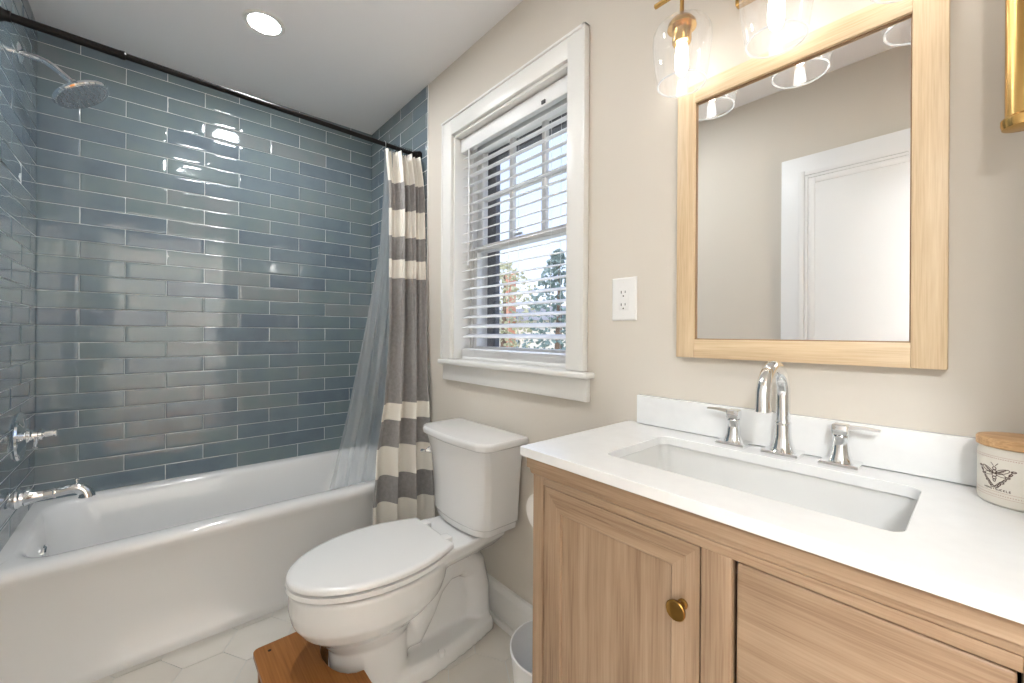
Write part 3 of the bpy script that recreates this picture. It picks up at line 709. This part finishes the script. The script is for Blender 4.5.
def mould_ring(d, z):
    return [(VX0-d, VB+.002, z), (VX0-d, VF-d, z), (VX1+d, VF-d, z), (VX1+d, VB+.002, z), (VX1-.02, VB+.002, z), (VX1-.02, VF+.024, z), (VX0+.02, VF+.024, z), (VX0+.02, VB+.002, z)]
bm = B(); add_loft(bm, [mould_ring(.001, .858), mould_ring(.004, .861), mould_ring(.006, .870), mould_ring(.006, .873), mould_ring(.011, .874), mould_ring(.011, CT)])
obj('top_moulding', bm, M['oakx'], va, angle=15)
for xa in (VX0+.004, VX1-.018):
    bm = B(); add_box(bm, xa, xa+.014, VF+.03, VB-.03, .08, .8575); obj('side_panel', bm, M['oakz'], va)
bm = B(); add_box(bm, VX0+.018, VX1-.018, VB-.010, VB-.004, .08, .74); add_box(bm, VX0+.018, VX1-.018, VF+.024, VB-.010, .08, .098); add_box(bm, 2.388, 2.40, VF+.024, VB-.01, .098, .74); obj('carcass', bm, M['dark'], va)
# framed door with mitred corners
def mitred_door(x0, x1, z0, z1, name='door'):
    bm = B(); w1, w2 = .047, .050; yf, yp, yb = VF+.0015, VF+.0075, VF+.020
    O = [(x0, z0), (x1, z0), (x1, z1), (x0, z1)]
    def inset(d): return [(x0+d, z0+d), (x1-d, z0+d), (x1-d, z1-d), (x0+d, z1-d)]
    L = [(0, yb), (0, yf+.001), (.001, yf), (.022, yf), (.0225, yf+.0006), (.0235, yf+.0006), (.024, yf), (w1, yf), (w1+.0015, yf+.0015), (w1+.002, yf+.0060), (w2, yf+.0060)]
    for s_ in range(4):
        mi = 0 if s_ % 2 == 0 else 1      # bottom/top pieces run along x, sides along z
        for (d0, ya), (d1, yb_) in zip(L, L[1:]):
            a = inset(d0); b = inset(d1); n = (s_+1) % 4
            vs = [bm.verts.new((a[s_][0], ya, a[s_][1])), bm.verts.new((a[n][0], ya, a[n][1])), bm.verts.new((b[n][0], yb_, b[n][1])), bm.verts.new((b[s_][0], yb_, b[s_][1]))]
            f = bm.faces.new(vs); f.material_index = mi
    c = inset(w2); f = bm.faces.new([bm.verts.new((q[0], yp, q[1])) for q in c]); f.material_index = 1
    f = bm.faces.new([bm.verts.new((q[0], yb, q[1])) for q in reversed(O)]); f.material_index = 1
    bmesh.ops.remove_doubles(bm, verts=bm.verts[:], dist=1e-5)
    return obj(name, bm, [M['oakx'], M['oakz']], va, angle=20)
dr = mitred_door(2.0195, 2.3680, .118, .8385)
def knob(x, z, par):
    bm = B(); add_lathe(bm, [(.0085, 0), (.0085, .002), (.0055, .004), (.0055, .014), (.0085, .0195), (.0155, .022), (.0165, .0245), (.0165, .027), (.0150, .0285), (.0135, .0278), (.0060, .0276)], (x, VF+.0015, z), (0, -1, 0), n=40); obj('knob', bm, M['brassd'], par)
knob(2.341, .735, dr)
zt = .8375
for hgt in (.225, .235, .255):
    z0 = zt-hgt
    bm = B(); add_box(bm, 2.4215+.0012, 2.6915, VF+.003, VF+.020, z0, zt, .004, seg=3); d = obj('drawer', bm, M['oakx'], va)
    if z0 > .5: knob(2.556, (z0+zt)/2-.03, d)
    else: knob(2.556, (z0+zt)/2, d)
    zt = z0-.004

# counter, backsplash, sink
SX0, SX1, SY0, SY1 = 2.126, 2.599, -.347, -.098
ZC0, ZC1 = .900, .921
ct = thing('countertop', 'white quartz countertop with a rectangular sink cutout on the oak vanity', 'countertop', (2.37, -.22, ZC0))
bm = B(); X0, X1, Y0, Y1 = 1.963, 2.768, -.447, -.001
def rr2(x0, x1, y0, y1, r, n=6): return [(a, b) for a, b, _ in rrect(x0, x1, y0, y1, r, 0, n)]
inn = rr2(SX0, SX1, SY0, SY1, .022); out = rr2(X0, X1, Y0, Y1, .002)
def top_ring(zz, o_, i_):
    return [bm.verts.new((x, y, zz)) for x, y in o_], [bm.verts.new((x, y, zz)) for x, y in i_]
to_, ti_ = top_ring(ZC1, out, inn); bo_, bi_ = top_ring(ZC0, out, inn); n = len(out)
for k in range(n):
    j = (k+1) % n
    bm.faces.new((to_[k], to_[j], ti_[j], ti_[k])); bm.faces.new((bo_[j], bo_[k], bi_[k], bi_[j]))
    bm.faces.new((to_[j], to_[k], bo_[k], bo_[j])); bm.faces.new((ti_[k], ti_[j], bi_[j], bi_[k]))
slab = obj('slab', bm, M['quartz'], ct, angle=30); bv = slab.modifiers.new('edge', 'BEVEL'); bv.width = .0016; bv.segments = 2; bv.limit_method = 'ANGLE'; bv.angle_limit = 1.0
bs = obj('backsplash', (lambda b: (add_box(b, 2.000, X1, -.020, -.0005, ZC1+.0016, 1.004, .0015), b)[1])(B()), M['quartz']); tag(bs, 'low white quartz backsplash standing on the counter against the wall', 'backsplash')
sk = thing('sink', 'rectangular white undermount sink basin set below the counter cutout', 'sink', (2.368, -.22, .76))
bm = B()
add_loft(bm, [rrect(SX0-.02, SX1+.02, SY0-.02, SY1+.02, .03, ZC0-.001), rrect(SX0-.006, SX1+.006, SY0-.006, SY1+.006, .026, ZC0-.001), rrect(SX0-.006, SX1+.006, SY0-.006, SY1+.006, .026, .86), rrect(SX0, SX1, SY0, SY1, .028, .80), rrect(SX0+.012, SX1-.012, SY0+.012, SY1-.012, .03, .774), rrect(SX0+.035, SX1-.035, SY0+.035, SY1-.035, .03, .766),
              rrect(2.348, 2.388, -.236, -.196, .0199, .762)], cap0=False, cap1=True)
obj('basin', bm, M['sink'], sk, angle=60)
bm = B(); add_lathe(bm, [(.024, 0), (.024, .003), (.018, .005), (.010, .004)], (2.368, -.216, .7625)); obj('drain', bm, M['chrome'], sk)

# faucet set
FY = -.052
fa = thing('faucet_spout', 'polished chrome gooseneck faucet spout on a square base behind the sink', 'faucet', (2.380, FY, ZC1))
def sq_base(x, hw=.034, d=.030):
    bm = B(); add_loft(bm, [[(x-hw, FY-d, ZC1), (x+hw, FY-d, ZC1), (x+hw, FY+d, ZC1), (x-hw, FY+d, ZC1)], [(x-hw, FY-d, ZC1+.008), (x+hw, FY-d, ZC1+.008), (x+hw, FY+d, ZC1+.008), (x-hw, FY+d, ZC1+.008)],
                            [(x-hw+.002, FY-d+.002, ZC1+.010), (x+hw-.002, FY-d+.002, ZC1+.010), (x+hw-.002, FY+d-.002, ZC1+.010), (x-hw+.002, FY+d-.002, ZC1+.010)]])
    return bm
obj('base_plate', sq_base(2.380), M['chrome'], fa, angle=15)
bm = B(); add_lathe(bm, [(.0280, .008), (.0235, .014), (.0185, .026), (.0158, .042), (.0150, .066)], (2.380, FY, ZC1)); add_lathe(bm, [(.0152, .066), (.0160, .068), (.0160, .070), (.0150, .072)], (2.380, FY, ZC1)); obj('pedestal', bm, M['chrome'], fa)
pts = [(2.380, FY, ZC1+.070), (2.380, FY, ZC1+.126)]; R_ = .062
for k in range(1, 15):
    a = PI*k/14*1.0; pts.append((2.380, FY-R_+R_*math.cos(a), ZC1+.132+R_*1.0*math.sin(a)))
pts.append((2.380, pts[-1][1], pts[-1][2]-.024))
bm = B(); add_tube(bm, pts, [.0134]*(len(pts)-1)+[.0144], 28); obj('gooseneck', bm, M['chrome'], fa)
def handle(x, sgn, label):
    h = thing('faucet_tap', label, 'faucet handle', (x, FY, ZC1))
    obj('base_plate', sq_base(x, .031, .028), M['chrome'], h, angle=15)
    bm = B(); add_lathe(bm, [(.0235, .008), (.0200, .014), (.0155, .026), (.0135, .042), (.0130, .056), (.0142, .058), (.0142, .060), (.0134, .062)], (x, FY, ZC1)); obj('stem', bm, M['chrome'], h)
    bm = B(); add_box(bm, x-.0135, x+.0135, FY-.0135, FY+.0135, ZC1+.062, ZC1+.084, .004, seg=3); 
    add_loft(bm, [[(x+sgn*.010, FY-.006, ZC1+0.0740), (x+sgn*.010, FY+.006, ZC1+0.0740), (x+sgn*.010, FY+.006, ZC1+0.0820), (x+sgn*.010, FY-.006, ZC1+0.0820)],
                  [(x+sgn*.035, FY-.0055, ZC1+0.0780), (x+sgn*.035, FY+.0055, ZC1+0.0780), (x+sgn*.035, FY+.0055, ZC1+0.0835), (x+sgn*.035, FY-.0055, ZC1+0.0835)],
                  [(x+sgn*.060, FY-.0050, ZC1+0.0780), (x+sgn*.060, FY+.0050, ZC1+0.0780), (x+sgn*.060, FY+.0050, ZC1+0.0815), (x+sgn*.060, FY-.0050, ZC1+0.0815)]])
    obj('lever', bm, M['chrome'], h, angle=25)
handle(2.279, -1, 'chrome faucet handle left of the gooseneck spout, its lever pointing left')
handle(2.480, 1, 'chrome faucet handle right of the gooseneck spout, its lever pointing right')

# ------------------------------------------------------------------ candle jar on the counter
KX, KY, KR = 2.708, -.076, .0475
ca = thing('candle_jar', 'cream candle jar with a printed bee and a wooden lid on the counter end', 'candle', (KX, KY, ZC1))
bm = B(); add_lathe(bm, [(KR-.006, 0), (KR-.001, .004), (KR, .009), (KR, .080), (KR-.002, .084), (KR-.002, .088)], (KX, KY, ZC1), n=64); obj('jar', bm, M['wax'], ca)
bm = B(); add_lathe(bm, [(KR-.001, .0885), (KR+.0015, .090), (KR+.0015, .100), (KR, .1025), (KR-.004, .1035)], (KX, KY, ZC1), n=64); obj('lid', bm, M['lid'], ca)
# printing: small raised ink shapes that follow the jar
def jp(s_, h, off=.0003):   # s_ metres around from the side facing the room, h height
    a = math.radians(-128)+s_/KR
    return Vector((KX+(KR+off)*math.cos(a), KY+(KR+off)*math.sin(a), ZC1+h))
PS = [1.0]
def ink_line(bm, pts, wd):
    if PS[0] != 1.0: pts = [(a*PS[0], .049+(b-.049)*PS[0]) for a, b in pts]; wd *= PS[0]*1.15
    for (a, b) in zip(pts, pts[1:]):
        d = Vector((b[0]-a[0], b[1]-a[1])); L_ = d.length
        if L_ < 1e-6: continue
        nrm = Vector((-d.y, d.x))/L_*wd/2; m = max(1, int(L_/.004))
        for k in range(m):
            p = (a[0]+d.x*k/m, a[1]+d.y*k/m); q = (a[0]+d.x*(k+1)/m, a[1]+d.y*(k+1)/m)
            bm.faces.new([bm.verts.new(jp(*v)) for v in ((p[0]-nrm.x, p[1]-nrm.y), (q[0]-nrm.x, q[1]-nrm.y), (q[0]+nrm.x, q[1]+nrm.y), (p[0]+nrm.x, p[1]+nrm.y))])
bm = B()
def ell(cx, cy, rx, ry, rot=0, n=14): return [(cx+rx*math.cos(t)*math.cos(rot)-ry*math.sin(t)*math.sin(rot), cy+rx*math.cos(t)*math.sin(rot)+ry*math.sin(t)*math.cos(rot)) for t in [2*PI*k/n for k in range(n+1)]]
for q, rx in ((.058, .0022), (.053, .0030), (.048, .0030), (.0435, .0024), (.040, .0015)): ink_line(bm, ell(0, q, rx, .0022), .0011)
PS[0] = 1.15; ink_line(bm, [(-.0008, .060), (-.004, .064)], .0006); ink_line(bm, [(.0008, .060), (.004, .064)], .0006)
for sg in (-1, 1):
    ink_line(bm, ell(sg*.008, .054, .0075, .0026, sg*.45), .0007); ink_line(bm, ell(sg*.0065, .049, .005, .002, -sg*.2), .0006)
    for k in range(4): ink_line(bm, [(sg*.003, .052), (sg*(.008+.0018*k), .052+.0022*k)], .0005)
    for k in range(7):
        t_ = k/6; cx, cy = sg*lerp(.001, .017, t_), lerp(.0335, .057, t_**1.2); ink_line(bm, ell(cx+sg*.0012, cy-.0005, .0024, .0010, sg*(.9 if k % 2 else .1), 8), .0009)
    ink_line(bm, [(0, .033), (sg*.006, .040), (sg*.013, .047), (sg*.018, .058)], .0006)
bm_words = [('HONEYSUCKLE', .0275)]
PS[0] = 1.0
obj('bee_print', bm, M['ink'], ca, smooth=False)
bm = B()
for dots, lines in ((.0735, (.0765,)), (.0185, (.0228, .0150))):
    bm = B(); s_ = -.045
    while s_ < .045: ink_line(bm, [(s_, dots), (s_+.0012, dots)], .0011); s_ += .0026
    for hh in lines: ink_line(bm, [(-.05, hh), (.05, hh)], .0004)
    obj('border_print', bm, M['pink'], ca, smooth=False)
# lettering: simple stroke alphabet wrapped on the jar
STR = {'H': [[(0, 0), (0, 1)], [(1, 0), (1, 1)], [(0, .5), (1, .5)]], 'O': [[(0, 0), (1, 0), (1, 1), (0, 1), (0, 0)]], 'N': [[(0, 0), (0, 1), (1, 0), (1, 1)]], 'E': [[(1, 0), (0, 0), (0, 1), (1, 1)], [(0, .5), (.8, .5)]],
       'Y': [[(0, 1), (.5, .5), (1, 1)], [(.5, .5), (.5, 0)]], 'S': [[(0, 0), (1, 0), (1, .5), (0, .5), (0, 1), (1, 1)]], 'U': [[(0, 1), (0, 0), (1, 0), (1, 1)]], 'C': [[(1, 0), (0, 0), (0, 1), (1, 1)]], 'K': [[(0, 0), (0, 1)], [(1, 1), (0, .5), (1, 0)]], 'L': [[(0, 1), (0, 0), (1, 0)]]}
bm = B(); s_ = -.0135
for ch in 'HONEYSUCKLE':
    for st in STR[ch]: ink_line(bm, [(s_+x*.0018, .0255+y*.0026) for x, y in st], .0006)
    s_ += .0030
obj('lettering', bm, M['ink'], ca, smooth=False)

# ------------------------------------------------------------------ framed mirror
MX0, MX1, MZ0, MZ1, MW = 2.122, 2.625, 1.121, 1.833, .0475
mi_ = thing('wall_mirror', 'rectangular mirror in a pale oak frame hung above the sink', 'mirror', ((MX0+MX1)/2, 0, (MZ0+MZ1)/2))
MY = -.026
for xa in (MX0, MX1-MW):
    bm = B(); add_box(bm, xa, xa+MW, MY, -.001, MZ0, MZ1, .0015); obj('frame_stile', bm, M['lightz'], mi_)
bm = B(); ring_frame(bm, MX0+MW-.001, MX1-MW+.001, MZ0+MW-.001, MZ1-MW+.001, .0035, -.0185, -.0146, .0005); obj('lip_shade_strip', bm, M['lip_shade'], mi_)  # thin strip coloured darker to stand for shade under the frame edge
for za in (MZ0, MZ1-MW):
    bm = B(); add_box(bm, MX0+MW, MX1-MW, MY+.0002, -.001, za, za+MW, .0008); obj('frame_rail', bm, M['lightx'], mi_)
bm = B(); add_box(bm, MX0+MW-.003, MX1-MW+.003, -.0145, -.004, MZ0+MW-.003, MZ1-MW+.003); obj('mirror_glass', bm, M['mirror'], mi_, smooth=False)

# ------------------------------------------------------------------ vanity light
LY, LZ = -.100, 2.037
vl = thing('vanity_light', 'three-lamp brass vanity light with clear glass shades above the mirror', 'wall light', (2.374, 0, LZ))
bm = B(); add_tube(bm, [(2.098, LY-.001, LZ), (2.652, LY-.001, LZ)], .0062, 16); obj('bar', bm, M['brass'], vl)
bm = B(); add_box(bm, 2.374-.11, 2.374+.11, -.022, -.001, LZ-.055, LZ+.055, .004, seg=3); obj('wall_plate', bm, M['brass'], vl)
for x in (2.30, 2.448):
    bm = B(); add_tube(bm, [(x, -.02, LZ), (x, LY, LZ)], .006, 12); obj('arm', bm, M['brass'], vl)
for x in (2.170, 2.376, 2.582):
    bm = B(); add_tube(bm, [(x, LY, LZ+.012), (x, LY, 1.965)], .005, 12)
    add_lathe(bm, [(.006, .020), (.010, .018), (.024, .012), (.033, 0), (.034, -.008), (.034, -.010)], (x, LY, 1.952), n=32)
    add_lathe(bm, [(.0225, 0), (.0225, -.036), (.0205, -.040), (.016, -.040)], (x, LY, 1.944), n=32); so1 = obj('socket', bm, M['brass'], vl)
    bm = B(); zc = 1.956
    prof = [(.030, -.004), (.048, -.007), (.061, -.014), (.0675, -.027), (.0690, -.046), (.0665, -.082), (.0610, -.122), (.0562, -.152)]
    add_lathe(bm, prof, (x, LY, zc), n=56, cap0=False, cap1=False)
    add_lathe(bm, [(.0530, -.152), (.0543, -.1543), (.0560, -.155), (.0574, -.1535), (.0572, -.151), (.0530, -.152)], (x, LY, zc), n=56, cap0=False, cap1=False, mi=1)
    obj('glass_shade', bm, [M['glass'], M['rim']], vl)
    bm = B(); add_lathe(bm, [(.010, 0), (.013, -.008), (.0150, -.030), (.0150, -.060), (.012, -.072), (.006, -.079), (.001, -.081)], (x, LY, 1.905), n=24); obj('bulb', bm, M['bulb'], so1)

# ------------------------------------------------------------------ brass tube fitting at the right edge
br = thing('brass_tube_fitting', 'polished brass vertical tube with a collar, fixed to the wall right of the mirror', 'wall fitting', (2.715, 0, 1.8))
bx, by = 2.7060, -.085
bm = B(); add_tube(bm, [(bx, by, 1.517), (bx, by, 2.10)], .0190, 32); obj('tube', bm, M['brass'], br)
bm = B(); add_lathe(bm, [(.016, -.004), (.0220, -.002), (.0235, .004), (.0235, .012), (.020, .016)], (bx, by, 1.505), n=36); obj('end_collar', bm, M['brass'], br)
for z in (1.60, 2.02):
    bm = B(); add_tube(bm, [(bx, by, z), (bx+.012, -.001, z)], .008, 16); add_lathe(bm, [(.022, 0), (.022, .006), (.012, .010)], (bx+.012, 0, z), (0, -1, 0)); obj('bracket', bm, M['brass'], br)

# ------------------------------------------------------------------ outlet
ou = thing('wall_outlet', 'white double electrical outlet plate on the wall between window and mirror', 'outlet', (1.944, 0, 1.288))
bm = B(); add_loft(bm, [[(1.944+sx*a, y, 1.288+sz*b) for sx, sz in ((-1, -1), (1, -1), (1, 1), (-1, 1))] for a, b, y in ((.043, .0655, -.0002), (.043, .0655, -.003), (.039, .0615, -.0058), (.030, .052, -.0062))]); obj('cover_plate', bm, M['plate'], ou, angle=12)
bm = B(); add_box(bm, 1.944-.0165, 1.944+.0165, -.0078, -.006, 1.288-.034, 1.288+.034, .0008); obj('receptacle', bm, M['plate'], ou)
for zc in (1.306, 1.268):
    bm = B(); add_box(bm, 1.9355, 1.938, -.0082, -.0076, zc-.001, zc+.007); add_box(bm, 1.9495, 1.9515, -.0082, -.0076, zc, zc+.007); add_lathe(bm, [(.0024, 0), (.0024, .0006)], (1.944, -.0076, zc-.009), (0, -1, 0), n=12); obj('socket_slots', bm, M['slot'], ou)
for zc in (1.338, 1.238):
    bm = B(); add_lathe(bm, [(.003, 0), (.0028, .001)], (1.944, -.0060, zc), (0, -1, 0), n=12); obj('screw', bm, M['trim'], ou)

# ------------------------------------------------------------------ toilet paper on the vanity side
tp = thing('toilet_paper_holder', 'chrome toilet paper holder fixed to the left side of the vanity', 'holder', (VX0, -.29, .735))
bm = B(); add_lathe(bm, [(.020, 0), (.020, .005), (.009, .008), (.008, .045)], (VX0+.003, -.215, .735), (-1, 0, 0)); add_tube(bm, [(VX0-.042, -.210, .735), (VX0-.050, -.222, .735), (VX0-.055, -.24, .735), (VX0-.055, -.352, .735)], .0055, 12); obj('holder_arm', bm, M['chrome'], tp)
bm = B(); add_lathe(bm, [(.019, -.05), (.050, -.05), (.050, .05), (.019, .05), (.019, -.05)], (VX0-.058, -.295, .7235), (0, 1, 0), n=48, cap0=False, cap1=False)
tag(obj('toilet_paper_roll', bm, M['paper']), 'white toilet paper roll half hidden behind the left side of the vanity', 'toilet paper')
